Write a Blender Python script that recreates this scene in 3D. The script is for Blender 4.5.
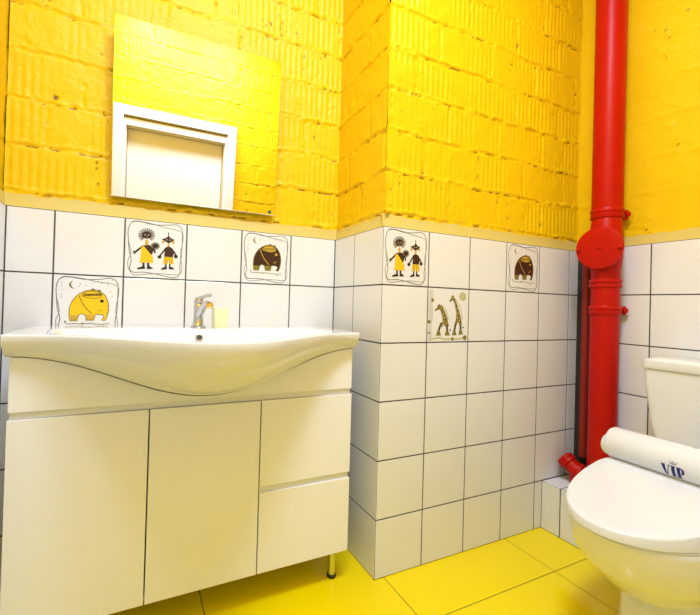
import bpy, bmesh, math, random
import numpy as np
from mathutils import Vector, Matrix

for o in list(bpy.data.objects):
    bpy.data.objects.remove(o, do_unlink=True)
S = bpy.context.scene
COL = S.collection
R = math.radians

# ------------------------------------------------------------------ camera
cam_data = bpy.data.cameras.new('camera')
cam = bpy.data.objects.new('camera', cam_data)
COL.objects.link(cam)
F, CX, CY = 399.4464, 325.9383, 301.6014
yaw, pitch, roll = R(-25.4545), R(0.4592), R(1.6139)
fwd = Vector((-math.sin(yaw) * math.cos(pitch), math.cos(yaw) * math.cos(pitch), math.sin(pitch)))
rgt = Vector((math.cos(yaw), math.sin(yaw), 0))
upv = rgt.cross(fwd)
r2 = rgt * math.cos(roll) + upv * math.sin(roll)
u2 = -rgt * math.sin(roll) + upv * math.cos(roll)
M = Matrix((r2, u2, -fwd)).transposed().to_4x4()
M.translation = Vector((-0.76, -1.1539, 0.9345))
cam.matrix_world = M
cam_data.sensor_fit = 'HORIZONTAL'
cam_data.sensor_width = 36
cam_data.lens = F / 700 * 36
cam_data.shift_x = (350 - CX) / 700
cam_data.shift_y = (CY - 307.5) / 700
cam_data.clip_start = 0.02
S.camera = cam

# ------------------------------------------------------------------ world, light, exposure
W = bpy.data.worlds.new('world')
S.world = W
W.use_nodes = True
W.node_tree.nodes['Background'].inputs[0].default_value = (0.9, 0.95, 1, 1)
W.node_tree.nodes['Background'].inputs[1].default_value = 0.0
LAMP = Vector((-0.22, -0.86, 2.84))
ld = bpy.data.lights.new('ceiling_or_fill_glow', 'AREA')
ld.shape = 'DISK'
ld.size = 0.40
ld.energy = 33
ld.color = (0.65, 0.778, 1.0)
fill_ld = ld.copy()
fill_ld.energy = 24
FILL_LAMP = Vector((-0.72, -1.0, 2.84))  # unseen second source, added to fill the cabinet fronts and shadows
S.view_settings.view_transform = 'Standard'
S.view_settings.look = 'None'
S.view_settings.gamma = 1
S.view_settings.use_curve_mapping = False
S.view_settings.exposure = -0.04

# ------------------------------------------------------------------ room numbers
TW, TH = 0.2, 0.2019           # wall tile pitch
D = 0.3664                     # tiled face of the wall behind the washbasin
XL, XR = -1.1252, 1.0585       # left and right tiled faces
YB = -1.40                     # rear wall (behind the camera)
LX = 0.845                     # face of the low tiled ledge
ZT = 6 * TH                    # top of the tiles
ZBAND = ZT + 0.040
ZC = 2.9
REC = 0.012                    # brick lies this far behind the tile faces

# ------------------------------------------------------------------ materials
def mat(name, color, rough=0.5, metal=0.0, spec=0.5, coat=0.0, trans=0.0, ior=1.45, emit=None):
    m = bpy.data.materials.new(name)
    m.use_nodes = True
    b = m.node_tree.nodes['Principled BSDF']
    b.inputs['Base Color'].default_value = (*color, 1)
    b.inputs['Roughness'].default_value = rough
    b.inputs['Metallic'].default_value = metal
    b.inputs['Specular IOR Level'].default_value = spec
    b.inputs['Coat Weight'].default_value = coat
    b.inputs['Coat Roughness'].default_value = 0.05
    b.inputs['Transmission Weight'].default_value = trans
    b.inputs['IOR'].default_value = ior
    if emit:
        b.inputs['Emission Color'].default_value = (*color, 1)
        b.inputs['Emission Strength'].default_value = emit
    return m

def noise_bump(m, scale, strength, dist=0.002, detail=6, vary=None, vscale=4):
    nt = m.node_tree
    b = nt.nodes['Principled BSDF']
    tc = nt.nodes.new('ShaderNodeTexCoord')
    n = nt.nodes.new('ShaderNodeTexNoise')
    n.inputs['Scale'].default_value = scale
    n.inputs['Detail'].default_value = detail
    bp = nt.nodes.new('ShaderNodeBump')
    bp.inputs['Strength'].default_value = strength
    bp.inputs['Distance'].default_value = dist
    nt.links.new(tc.outputs['Object'], n.inputs['Vector'])
    nt.links.new(n.outputs['Fac'], bp.inputs['Height'])
    nt.links.new(bp.outputs['Normal'], b.inputs['Normal'])
    if vary:
        n2 = nt.nodes.new('ShaderNodeTexNoise')
        n2.inputs['Scale'].default_value = vscale
        n2.inputs['Detail'].default_value = 4
        mx = nt.nodes.new('ShaderNodeMix')
        mx.data_type = 'RGBA'
        mx.inputs['A'].default_value = b.inputs['Base Color'].default_value
        mx.inputs['B'].default_value = (*vary, 1)
        nt.links.new(tc.outputs['Object'], n2.inputs['Vector'])
        nt.links.new(n2.outputs['Fac'], mx.inputs['Factor'])
        nt.links.new(mx.outputs['Result'], b.inputs['Base Color'])
    return m

def brick_paint():
    m = mat('yellow_brick_paint', (0.84, 0.565, 0.002), 0.45, spec=0.35)
    noise_bump(m, 140, 0.6, 0.002, vary=(0.82, 0.52, 0.002), vscale=5)
    nt = m.node_tree
    b = nt.nodes['Principled BSDF']
    src = b.inputs['Base Color'].links[0].from_socket
    at = nt.nodes.new('ShaderNodeAttribute')
    at.attribute_name = 'bare'
    mx = nt.nodes.new('ShaderNodeMix')
    mx.data_type = 'RGBA'
    mx.inputs['B'].default_value = (0.20, 0.085, 0.012, 1)
    nt.links.new(at.outputs['Fac'], mx.inputs['Factor'])
    nt.links.new(src, mx.inputs['A'])
    nt.links.new(mx.outputs['Result'], b.inputs['Base Color'])
    return m

PAINT = brick_paint()
BAND = noise_bump(mat('pale_plaster', (0.62, 0.52, 0.19), 0.6), 60, 0.4, 0.002, vary=(0.68, 0.52, 0.08), vscale=14)
TILE = noise_bump(mat('white_wall_tile', (0.80, 0.80, 0.82), 0.08, spec=0.55), 6, 0.03, 0.004, 2)
GROUT = noise_bump(mat('dark_grout', (0.055, 0.05, 0.048), 0.9), 300, 0.4, 0.0005, vary=(0.10, 0.095, 0.09), vscale=90)
FLOOR = noise_bump(mat('yellow_floor_tile', (0.95, 0.725, 0.0008), 0.12, spec=0.4), 4, 0.02, 0.003, 2)
FGROUT = mat('floor_grout', (0.16, 0.12, 0.02), 0.8)
CEIL = noise_bump(mat('white_ceiling_paint', (0.82, 0.82, 0.80), 0.9), 80, 0.2, 0.001)
CERAM = noise_bump(mat('white_ceramic', (0.82, 0.82, 0.83), 0.06, spec=0.55, coat=0.3), 5, 0.01, 0.002, 2)
PANEL = noise_bump(mat('white_lacquer_panel', (0.89, 0.88, 0.89), 0.16, spec=0.5), 40, 0.02, 0.001)
CARC = noise_bump(mat('white_carcass', (0.80, 0.785, 0.75), 0.4), 60, 0.05, 0.001)
CHROME = noise_bump(mat('chrome', (0.62, 0.63, 0.66), 0.08, metal=1), 30, 0.01, 0.001)
TIP_REFL = noise_bump(mat('aerator_yellow_reflection', (0.85, 0.60, 0.22), 0.2, metal=1), 30, 0.02, 0.001)  # spout tip; the yellow it reflects is painted into the metal
RUBBER = noise_bump(mat('black_rubber', (0.015, 0.014, 0.014), 0.5), 90, 0.1, 0.001)
RED = noise_bump(mat('red_pipe_paint', (0.52, 0.007, 0.001), 0.38, spec=0.22), 45, 0.10, 0.002, vary=(0.44, 0.006, 0.001), vscale=8)
DRED = noise_bump(mat('dark_red_paint', (0.30, 0.012, 0.008), 0.45), 70, 0.3, 0.002, vary=(0.20, 0.010, 0.006), vscale=20)
RAW_SHADED = noise_bump(mat('bare_mortar_painted_shade', (0.045, 0.034, 0.028), 0.95), 60, 0.8, 0.006, vary=(0.02, 0.015, 0.012), vscale=25)  # bare wall in the pipe corner, its shade put into the dark colour
MIRR = noise_bump(mat('mirror_silver', (0.94, 0.95, 0.94), 0.0, metal=1), 1, 0.0, 0.0)
MEDGE = mat('mirror_edge_glass', (0.25, 0.36, 0.30), 0.15)
BADGE = mat('green_badge', (0.03, 0.13, 0.07), 0.4)
DOORW = noise_bump(mat('white_door_paint', (0.80, 0.79, 0.80), 0.35), 50, 0.05, 0.001)
LEAF = noise_bump(mat('cream_door_leaf', (0.86, 0.82, 0.74), 0.4), 50, 0.05, 0.001)
JAMB = noise_bump(mat('tan_door_reveal', (0.62, 0.50, 0.30), 0.5), 50, 0.05, 0.001)
PLASTIC = noise_bump(mat('white_plastic', (0.76, 0.77, 0.80), 0.22), 50, 0.02, 0.001)
FILM = noise_bump(mat('white_housing_plastic', (0.78, 0.785, 0.82), 0.3), 50, 0.02, 0.001)
NAVY = mat('navy_print', (0.010, 0.010, 0.16), 0.4)
CUP = noise_bump(mat('pale_yellow_green_plastic', (0.84, 0.86, 0.52), 0.25), 30, 0.02, 0.001)
LAMPM = mat('lamp_opal', (1, 0.98, 0.95), 0.5, emit=3)
P_BLACK = mat('print_black', (0.02, 0.015, 0.012), 0.35)
P_BROWN = mat('print_dark_brown', (0.045, 0.014, 0.008), 0.35)
P_YEL = mat('print_yellow', (0.90, 0.56, 0.01), 0.3)
P_GREY = mat('print_grey', (0.17, 0.165, 0.16), 0.35)
P_OLIVE = mat('print_olive', (0.22, 0.17, 0.02), 0.35)
P_PALE = mat('print_pale_olive', (0.50, 0.48, 0.28), 0.35)
P_GOLD = mat('print_gold', (0.62, 0.38, 0.04), 0.35)
P_WHITE = mat('print_white', (0.84, 0.835, 0.82), 0.25)
P_TAN = mat('print_light_grey', (0.60, 0.60, 0.58), 0.35)

# ------------------------------------------------------------------ helpers
def link(name, me, mats, parent=None, smooth=None):
    for m in (mats if isinstance(mats, (list, tuple)) else [mats]):
        me.materials.append(m)
    o = bpy.data.objects.new(name, me)
    COL.objects.link(o)
    if parent:
        o.parent = parent
    if smooth is not None:
        me.polygons.foreach_set('use_smooth', [True] * len(me.polygons))
        try:
            me.set_sharp_from_angle(angle=R(smooth))
        except Exception:
            pass
    return o

def obj(name, bm, mats, parent=None, smooth=None, fix=True):
    if fix:
        bmesh.ops.recalc_face_normals(bm, faces=bm.faces)
    me = bpy.data.meshes.new(name)
    bm.to_mesh(me)
    bm.free()
    return link(name, me, mats, parent, smooth)

def thing(name, label, cat, loc=(0, 0, 0), group=None):
    o = bpy.data.objects.new(name, None)
    COL.objects.link(o)
    o.location = loc
    o.empty_display_size = 0.05
    o['label'] = label
    o['category'] = cat
    if group:
        o['group'] = group
    return o

def tag(o, label, cat, group=None):
    o['label'] = label
    o['category'] = cat
    if group:
        o['group'] = group
    return o

def struct(o):
    o['kind'] = 'structure'
    return o

def rel(bm, loc):
    bmesh.ops.translate(bm, verts=bm.verts, vec=-Vector(loc))
    return bm

def add_box(bm, x0, x1, y0, y1, z0, z1, bevel=0.0, seg=2, mi=0):
    vs = [bm.verts.new((x, y, z)) for x in (x0, x1) for y in (y0, y1) for z in (z0, z1)]
    idx = [(0, 1, 3, 2), (4, 6, 7, 5), (0, 4, 5, 1), (2, 3, 7, 6), (0, 2, 6, 4), (1, 5, 7, 3)]
    fs = [bm.faces.new([vs[i] for i in f]) for f in idx]
    for f in fs:
        f.material_index = mi
    if bevel:
        es = list({e for f in fs for e in f.edges})
        bmesh.ops.bevel(bm, geom=es, offset=bevel, segments=seg, affect='EDGES', profile=0.5)
    return bm

def box(x0, x1, y0, y1, z0, z1, bevel=0.0, seg=2):
    return add_box(bmesh.new(), x0, x1, y0, y1, z0, z1, bevel, seg)

def frame_of(d):
    d = Vector(d).normalized()
    a = Vector((0, 0, 1)) if abs(d.z) < 0.9 else Vector((1, 0, 0))
    u = d.cross(a).normalized()
    return d, u, u.cross(d).normalized()

def add_lathe(bm, prof, loc=(0, 0, 0), axis=(0, 0, 1), n=32, mi=0, cap=True):
    """prof: list of (radius, height along axis)"""
    d, u, v = frame_of(axis)
    loc = Vector(loc)
    rings = []
    for r, h in prof:
        rings.append([bm.verts.new(loc + d * h + (u * math.cos(2 * math.pi * k / n) + v * math.sin(2 * math.pi * k / n)) * r) for k in range(n)])
    for a, b in zip(rings, rings[1:]):
        for k in range(n):
            f = bm.faces.new((a[k], a[(k + 1) % n], b[(k + 1) % n], b[k]))
            f.material_index = mi
    if cap:
        for ring in (rings[0], rings[-1]):
            f = bm.faces.new(ring)
            f.material_index = mi
    return bm

def add_tube(bm, pts, radii, n=16, mi=0):
    pts = [Vector(p) for p in pts]
    if not isinstance(radii, (list, tuple)):
        radii = [radii] * len(pts)
    rings = []
    pu = None
    for i, p in enumerate(pts):
        t = (pts[min(i + 1, len(pts) - 1)] - pts[max(i - 1, 0)]).normalized()
        if pu is None:
            _, pu, _ = frame_of(t)
        pu = (pu - t * pu.dot(t)).normalized()
        pv = t.cross(pu)
        rings.append([bm.verts.new(p + (pu * math.cos(2 * math.pi * k / n) + pv * math.sin(2 * math.pi * k / n)) * radii[i]) for k in range(n)])
    for a, b in zip(rings, rings[1:]):
        for k in range(n):
            f = bm.faces.new((a[k], a[(k + 1) % n], b[(k + 1) % n], b[k]))
            f.material_index = mi
    for ring in (rings[0], rings[-1]):
        f = bm.faces.new(ring)
        f.material_index = mi
    return bm

def add_loft(bm, rings, cap=True, mi=0):
    vr = [[bm.verts.new(p) for p in ring] for ring in rings]
    n = len(vr[0])
    for a, b in zip(vr, vr[1:]):
        for k in range(n):
            f = bm.faces.new((a[k], a[(k + 1) % n], b[(k + 1) % n], b[k]))
            f.material_index = mi
    if cap:
        bm.faces.new(vr[0]).material_index = mi
        bm.faces.new(vr[-1]).material_index = mi
    return bm

# ------------------------------------------------------------------ value noise on grids
rng = np.random.default_rng(7)
def vnoise(U, V, cell, seed):
    r = np.random.default_rng(seed)
    T = r.random((64, 64))
    x, y = U / cell, V / cell
    xi, yi = np.floor(x).astype(int), np.floor(y).astype(int)
    fx, fy = x - xi, y - yi
    fx = fx * fx * (3 - 2 * fx)
    fy = fy * fy * (3 - 2 * fy)
    g = lambda a, b: T[a % 64, b % 64]
    return (g(xi, yi) * (1 - fx) + g(xi + 1, yi) * fx) * (1 - fy) + (g(xi, yi + 1) * (1 - fx) + g(xi + 1, yi + 1) * fx) * fy

BH, BL, BZ0 = 0.1465, 0.262, 1.262
def brick_height(U, V, seed, ribs=1.0):
    """block wall relief: ribbed faces, ragged mortar; returns height and bare-patch mask"""
    wob = (vnoise(U, V, 0.12, seed) - 0.5) * 0.010 + (vnoise(U, V, 0.018, seed + 1) - 0.5) * 0.007
    vv = (V - BZ0 + wob) / BH
    row = np.floor(vv)
    dv = np.abs(vv - np.round(vv)) * BH
    below = (vv - np.round(vv)) * BH
    off = np.where(row % 2 == 0, 0.0, 0.5) + 0.13 * np.sin(row * 5.3 + seed)
    wu = (vnoise(U, V, 0.05, seed + 2) - 0.5) * 0.010
    uu = (U + wu) / BL + off
    blk = np.floor(uu)
    du = np.abs(uu - np.round(uu)) * BL
    hb = np.sin(row * 12.9898 + blk * 78.233 + seed) * 43758.5453
    hb = hb - np.floor(hb)
    h = (hb - 0.5) * 0.004
    # ribs
    ph = (U / 0.0240) % 1.0
    groove = np.exp(-((ph - 0.5) / 0.16) ** 2)
    keep = np.clip((vnoise(U, V, 0.11, seed + 3) - 0.28) * 3.2, 0, 1) * (0.35 + 0.65 * (hb > 0.25))
    edge = np.clip((dv - 0.008) / 0.008, 0, 1)
    h -= ribs * 0.0038 * groove * keep * edge
    # mortar: a ragged bead with cracks under it
    lump = vnoise(U, V, 0.016, seed + 4)
    lump2 = vnoise(U, V, 0.008, seed + 5)
    bed = np.exp(-(dv / 0.0062) ** 2)
    h += bed * (-0.0055 + 0.015 * lump * vnoise(U, V, 0.05, seed + 6))
    h += np.exp(-((below - 0.007) / 0.004) ** 2) * 0.0045 * vnoise(U, V, 0.03, seed + 8)
    per = np.exp(-(du / 0.0055) ** 2) * edge
    h += per * (-0.0055 + 0.011 * lump * vnoise(U, V, 0.045, seed + 7))
    h += (vnoise(U, V, 0.035, seed + 9) - 0.5) * 0.0022 + (lump2 - 0.5) * 0.0014
    near = np.maximum(np.exp(-((below + 0.003) / 0.0045) ** 2), 0.8 * per)
    bare = np.clip((near * (0.45 + lump2 * 0.6) * vnoise(U, V, 0.028, seed + 11) - 0.42) * 7, 0, 1)
    pit = np.clip((vnoise(U, V, 0.010, seed + 12) * vnoise(U, V, 0.06, seed + 13) - 0.80) * 12, 0, 1)
    bare = np.maximum(bare, pit)
    h -= bare * 0.003
    return h, bare

def plaster_height(U, V, seed):
    h = (vnoise(U, V, 0.16, seed) - 0.5) * 0.006 + (vnoise(U, V, 0.05, seed + 1) - 0.5) * 0.0022
    a = vnoise(U + 0.6 * V, V * 2.2, 0.085, seed + 2)
    crack = np.exp(-((a - 0.5) / 0.02) ** 2) * np.clip((vnoise(U, V, 0.12, seed + 3) - 0.55) * 5, 0, 1)
    ridge = np.exp(-((((V - BZ0 + (vnoise(U, V, 0.08, seed + 5) - 0.5) * 0.03) / BH + 0.5) % 1.0 - 0.5) / 0.05) ** 2)
    h += crack * 0.0035 + ridge * 0.0035 * vnoise(U, V, 0.06, seed + 6)
    h += (vnoise(U, V, 0.012, seed + 7) - 0.5) * 0.0008
    bare = np.clip((crack * vnoise(U, V, 0.02, seed + 8) - 0.55) * 5, 0, 1)
    return h, bare

def relief(name, origin, ud, nd, length, z0, z1, step, seed, fn=brick_height, parent=None, uoff=0.0, **kw):
    """a relief wall sheet: u runs along ud from origin, height z0..z1, bumps along nd"""
    nu, nv = max(2, int(round(length / step)) + 1), max(2, int(round((z1 - z0) / step)) + 1)
    u = np.linspace(0, length, nu)
    v = np.linspace(z0, z1, nv)
    U, V = np.meshgrid(u, v)
    h, bare = fn(U + uoff, V, seed, **kw)
    o = np.array(origin)
    P = o + U[..., None] * np.array(ud) + h[..., None] * np.array(nd)
    P[..., 2] = V
    P = P.reshape(-1, 3)
    i = np.arange(nu * nv).reshape(nv, nu)
    q = np.stack([i[:-1, :-1], i[:-1, 1:], i[1:, 1:], i[1:, :-1]], -1).reshape(-1, 4)
    if np.dot(np.cross(ud, (0, 0, 1)), nd) < 0:
        q = q[:, ::-1]
    me = bpy.data.meshes.new(name)
    me.vertices.add(len(P))
    me.vertices.foreach_set('co', P.ravel())
    me.loops.add(q.size)
    me.loops.foreach_set('vertex_index', q.ravel().astype(np.int32))
    me.polygons.add(len(q))
    me.polygons.foreach_set('loop_start', np.arange(0, q.size, 4, dtype=np.int32))
    me.update(calc_edges=True)
    a = me.attributes.new('bare', 'FLOAT', 'POINT')
    a.data.foreach_set('value', bare.ravel().astype(np.float32))
    me.polygons.foreach_set('use_smooth', [True] * len(q))
    return link(name, me, PAINT, parent)

# ------------------------------------------------------------------ tiles
GW, GD, TB = 0.0048, 0.0014, 0.0010
def add_tile(bm, o, ud, vd, nd, u0, u1, v0, v1, mi=0):
    """one glazed tile with an eased edge, its face on the plane, its back on the grout"""
    o, ud, vd, nd = map(Vector, (o, ud, vd, nd))
    g = GW / 2
    u0 += g; u1 -= g; v0 += g; v1 -= g
    P = lambda u, v, n: bm.verts.new(o + ud * u + vd * v + nd * n)
    c = lambda e, n: [P(u0 + e, v0 + e, n), P(u1 - e, v0 + e, n), P(u1 - e, v1 - e, n), P(u0 + e, v1 - e, n)]
    a, b, t = c(0, -GD), c(0, -0.0005), c(TB, 0)
    for r, s in ((a, b), (b, t)):
        for k in range(4):
            f = bm.faces.new((r[k], r[(k + 1) % 4], s[(k + 1) % 4], s[k]))
            f.material_index = mi
    bm.faces.new(t).material_index = mi

def cladding(name, o, ud, vd, nd, us, vs, skip=(), depth=0.02, mats=None, parent=None, bed=(0, 0, 0, 0)):
    """tile field between the joint positions us x vs on a bed of grout"""
    bm = bmesh.new()
    for i in range(len(us) - 1):
        for j in range(len(vs) - 1):
            if (i, j) not in skip:
                add_tile(bm, o, ud, vd, nd, us[i], us[i + 1], vs[j], vs[j + 1], 0)
    O, U, V, N = map(Vector, (o, ud, vd, nd))
    us = [us[0] + bed[0]] + list(us[1:-1]) + [us[-1] - bed[1]]
    vs = [vs[0] + bed[2]] + list(vs[1:-1]) + [vs[-1] - bed[3]]
    c = [O + U * a + V * b + N * n for n in (-GD, -depth) for a, b in ((us[0], vs[0]), (us[-1], vs[0]), (us[-1], vs[-1]), (us[0], vs[-1]))]
    w = [bm.verts.new(p) for p in c]
    for f in ((0, 1, 2, 3), (4, 7, 6, 5), (0, 4, 5, 1), (1, 5, 6, 2), (2, 6, 7, 3), (3, 7, 4, 0)):
        bm.faces.new([w[k] for k in f]).material_index = 1
    return obj(name, bm, mats or [TILE, GROUT], parent)

def band(name, o, ud, nd, length, parent):
    """the pale plaster strip that finishes the tiles under the brick"""
    O, U, N = map(Vector, (o, ud, nd))
    bm = bmesh.new()
    n = max(2, int(length / 0.02))
    rows = []
    for k in range(n + 1):
        u = length * k / n
        j = random.uniform(-0.004, 0.004)
        rows.append([bm.verts.new(O + U * u + N * a + Vector((0, 0, z))) for a, z in
                     ((-0.0012, ZT), (-0.003, ZT + 0.003), (-REC + 0.004, ZBAND + j), (-REC - 0.012, ZBAND + 0.006 + j))])
    for a, b in zip(rows, rows[1:]):
        for k in range(3):
            bm.faces.new((a[k], b[k], b[k + 1], a[k + 1]))
    return obj(name, bm, BAND, parent, smooth=60, fix=False)

random.seed(3)
rows6 = [k * TH for k in range(7)]
X, Y, Z = (1, 0, 0), (0, 1, 0), (0, 0, 1)
NX, NY = (-1, 0, 0), (0, -1, 0)

def wall(name):
    o = bpy.data.objects.new(name, None)
    COL.objects.link(o)
    return struct(o)

# wall behind the washbasin
wb = wall('wall_back')
cladding('tile_cladding', (0, D, 0), X, Z, NY, [XL, -1.0, -0.8, -0.6, -0.4, -0.2, 0.0], rows6, {(1, 4), (2, 5), (4, 5)}, parent=wb)
relief('brickwork', (XL - 0.01, D + REC, 0), X, NY, -XL + 0.045, ZBAND - 0.002, ZC, 0.005, 11, parent=wb, uoff=0.05)
band('plaster_band', (XL - 0.02, D, 0), X, NY, -XL + 0.04, wb)
# the side of the boxed-out shaft
ws = wall('wall_shaft_side')
cladding('tile_cladding', (0, 0, 0), Y, Z, NX, [0, 0.2, D], rows6, parent=ws, bed=(0.0016, 0, 0, 0))
relief('brickwork', (REC, REC, 0), Y, NX, D + 0.03, ZBAND - 0.002, ZC, 0.005, 23, parent=ws, uoff=0.12, ribs=0.35)
band('plaster_band', (0, 0.0, 0), Y, NX, D + 0.02, ws)
# the front of the boxed-out shaft
wf = wall('wall_shaft_front')
cladding('tile_cladding', (0, 0, 0), X, Z, NY, [0, 0.2, 0.4, 0.6, 0.8, 1.0, XR + 0.004], rows6, {(0, 5), (3, 5), (1, 4)}, parent=wf, bed=(0.0014, 0, 0, 0))
relief('brickwork', (REC, REC, 0), X, NY, XR + 0.03, ZBAND - 0.002, ZC, 0.005, 37, parent=wf, uoff=0.0)
band('plaster_band', (0.0, 0, 0), X, NY, XR + 0.02, wf)
# right wall: tiles stop short of the corner, where the pipes run in a bare slot, its shade painted dark
wr = wall('wall_right')
YC = -0.2871
ysr = [-0.085, YC] + [YC - 0.2 * k for k in range(1, 6)] + [YB]
cladding('tile_cladding', (XR, 0, 0), NY, Z, NX, [-v for v in ysr], rows6, parent=wr)
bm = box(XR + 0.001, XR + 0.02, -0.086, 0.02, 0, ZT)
obj('shaded_bare_mortar_slot', bm, RAW_SHADED, wr)['label'] = 'bare mortar slot with painted-in shade in the corner behind the red pipes'
relief('plastered_brick', (XR + REC, 0.03, 0), NY, NX, -YB + REC + 0.06, ZBAND - 0.002, ZC, 0.007, 51, fn=plaster_height, parent=wr)
band('plaster_band', (XR, 0.02, 0), NY, NX, -YB + 0.04, wr)
# left wall
wl = wall('wall_left')
ysl = [D] + [D - 0.134 - 0.2 * k for k in range(0, 9)] + [YB]
cladding('tile_cladding', (XL, 0, 0), NY, Z, X, [-v for v in ysl if v >= YB], rows6, parent=wl)
relief('brickwork', (XL - REC, D + 0.04, 0), NY, X, D - YB + 0.08, ZBAND - 0.002, ZC, 0.009, 61, parent=wl)
band('plaster_band', (XL, D + 0.02, 0), NY, X, D - YB + 0.04, wl)
# rear wall with the door (seen in the mirror)
DX0, DX1, DZ = -0.885, -0.185, 2.005        # clear opening
wq = wall('wall_rear')
OX0, OX1, OZ = DX0 - 0.03, DX1 + 0.03, DZ + 0.03
def xs_tiles(a, b):
    v = [a]
    k = a + 0.2
    while k < b - 0.03:
        v.append(k); k += 0.2
    return v + [b]
cladding('tile_cladding', (0, YB, 0), X, Z, Y, [XL, OX0], rows6, parent=wq)
cladding('tile_cladding', (0, YB, 0), X, Z, Y, xs_tiles(OX1, XR), rows6, parent=wq)
relief('brickwork', (XL - 0.01, YB - REC, 0), X, Y, OX0 - XL + 0.01, ZBAND, ZC, 0.007, 71, parent=wq)
relief('brickwork', (OX1, YB - REC, 0), X, Y, XR - OX1 + 0.02, ZBAND, ZC, 0.006, 71, parent=wq, uoff=OX1 - XL + 0.01)
relief('brickwork', (OX0, YB - REC, 0), X, Y, OX1 - OX0, OZ, ZC, 0.006, 71, parent=wq, uoff=OX0 - XL + 0.01)
band('plaster_band', (OX1, YB, 0), X, Y, XR - OX1, wq)

# floor
bm = bmesh.new()
FX, FY, FP = 0.04, -0.215, 0.588
us = sorted({XL - 0.02, XR + 0.02} | {FX + k * FP for k in range(-1, 2)})
vs = sorted({YB - 0.12, D + 0.02} | {FY + k * FP for k in range(-1, 1)} | {FY - 2 * FP})
us = [u for u in us if XL - 0.03 < u < XR + 0.03]
vs = [v for v in vs if YB - 0.13 < v < D + 0.03]
GW_ = GW
GW = 0.0030
fl = cladding('floor', (0, 0, 0), X, Y, Z, us, vs, mats=[FLOOR, FGROUT], depth=0.05)
GW = GW_
struct(fl)
bm = box(XL - 0.03, XR + 0.03, YB - 0.03, D + 0.03, ZC, ZC + 0.05)
struct(obj('ceiling', bm, CEIL))

# door in the rear wall
dr = bpy.data.objects.new('door_1', None)
COL.objects.link(dr)
struct(dr)
def casing(x0, x1, z1, w, y0, y1):
    bm = bmesh.new()
    add_box(bm, x0 - w, x0, y0, y1, 0, z1 + w, 0.003)
    add_box(bm, x1, x1 + w, y0, y1, 0, z1 + w, 0.003)
    add_box(bm, x0, x1, y0, y1, z1, z1 + w, 0.003)
    return bm
obj('door_casing', casing(DX0 - 0.012, DX1 + 0.012, DZ + 0.034, 0.066, YB - 0.011, YB + 0.022), DOORW, dr)
obj('door_frame', casing(DX0 + 0.004, DX1 - 0.004, DZ - 0.030, 0.052, YB - 0.014, YB + 0.004), DOORW, dr)
obj('door_reveal', casing(DX0 + 0.010, DX1 - 0.010, DZ - 0.036, 0.035, YB - 0.095, YB - 0.014), JAMB, dr)
bm = box(DX0 + 0.012, DX1 - 0.012, YB - 0.11, YB - 0.07, 0.004, DZ - 0.038, 0.002)
leaf = obj('door_leaf', bm, LEAF, dr)
bm = bmesh.new()
add_lathe(bm, [(0.024, 0), (0.024, 0.008), (0.010, 0.010), (0.010, 0.045)], (DX1 - 0.07, YB - 0.07, 1.0), (0, 1, 0), 20)
add_tube(bm, [(DX1 - 0.065, YB - 0.03, 1.0), (DX1 - 0.18, YB - 0.03, 1.0)], 0.009, 12)
obj('door_handle', bm, CHROME, leaf, smooth=40)

# low tiled ledge behind the toilet
lg = wall('trim_ledge')
cladding('ledge_face', (LX, 0, 0), NY, Z, NX, [0, 0.084, 0.284, 0.484, 0.684, 0.884, 1.084, -YB], [0, TH], parent=lg, depth=0.02, bed=(0, 0, 0, 0.0016))
cladding('ledge_top', (LX, 0, TH), NY, X, Z, [0, 0.084, 0.284, 0.484, 0.684, 0.884, 1.084, -YB], [0, XR - LX - 0.001], parent=lg, depth=0.02, bed=(0, 0, 0.0014, 0))

# ------------------------------------------------------------------ ceiling light and added fill light
def ceiling_or_fill_light(at, data, label):
    cl = thing('ceiling_or_fill_light', label, 'lamp', (at.x, at.y, ZC), 'ceiling lights')
    obj('base_ring', add_lathe(bmesh.new(), [(0.20, 0), (0.20, -0.03), (0.19, -0.035), (0.175, -0.035), (0.175, -0.02)], (0, 0, 0), n=48), PLASTIC, cl, 40)
    lo = bpy.data.objects.new('diffuser', data)
    COL.objects.link(lo)
    lo.parent = cl
    lo.location = (0, 0, at.z - ZC)
    obj('opal_cover', add_lathe(bmesh.new(), [(0.172, -0.02), (0.172, -0.036), (0.16, -0.042)], (0, 0, 0), n=48), LAMPM, cl, 40)
ceiling_or_fill_light(LAMP, ld, 'round white ceiling light above the middle of the room')
ceiling_or_fill_light(FILL_LAMP, fill_ld, 'round white fill light added out of view near the door wall')

# ------------------------------------------------------------------ mirror, leaning out at the top
zb_, zt_, yb_, yt_ = 1.278, 1.866, 0.352, 0.318
XM0, XM1 = -0.848, -0.277
mr = thing('mirror', 'frameless square mirror tilted out from the yellow brick wall', 'mirror', ((XM0 + XM1) / 2, yb_, zb_))
ang = math.atan2(yb_ - yt_, zt_ - zb_)
mr.rotation_euler = (ang, 0, R(-0.4))
hw, hh = (XM1 - XM0) / 2, math.hypot(zt_ - zb_, yb_ - yt_)
bm = bmesh.new()
add_box(bm, -hw, hw, 0.0006, 0.005, 0, hh, mi=0)
obj('glass_edge', bm, MEDGE, mr)
bm = bmesh.new()
vsx = [bm.verts.new((x, 0, z)) for x, z in ((-hw + .001, 0.001), (hw - .001, 0.001), (hw - .001, hh - .001), (-hw + .001, hh - .001))]
wsx = [bm.verts.new((x, 0.0006, z)) for x, z in ((-hw, 0), (hw, 0), (hw, hh), (-hw, hh))]
bm.faces.new(vsx); bm.faces.new(wsx[::-1])
for k in range(4):
    bm.faces.new((wsx[k], wsx[(k + 1) % 4], vsx[(k + 1) % 4], vsx[k]))
obj('mirror_pane', bm, MIRR, mr)
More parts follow.
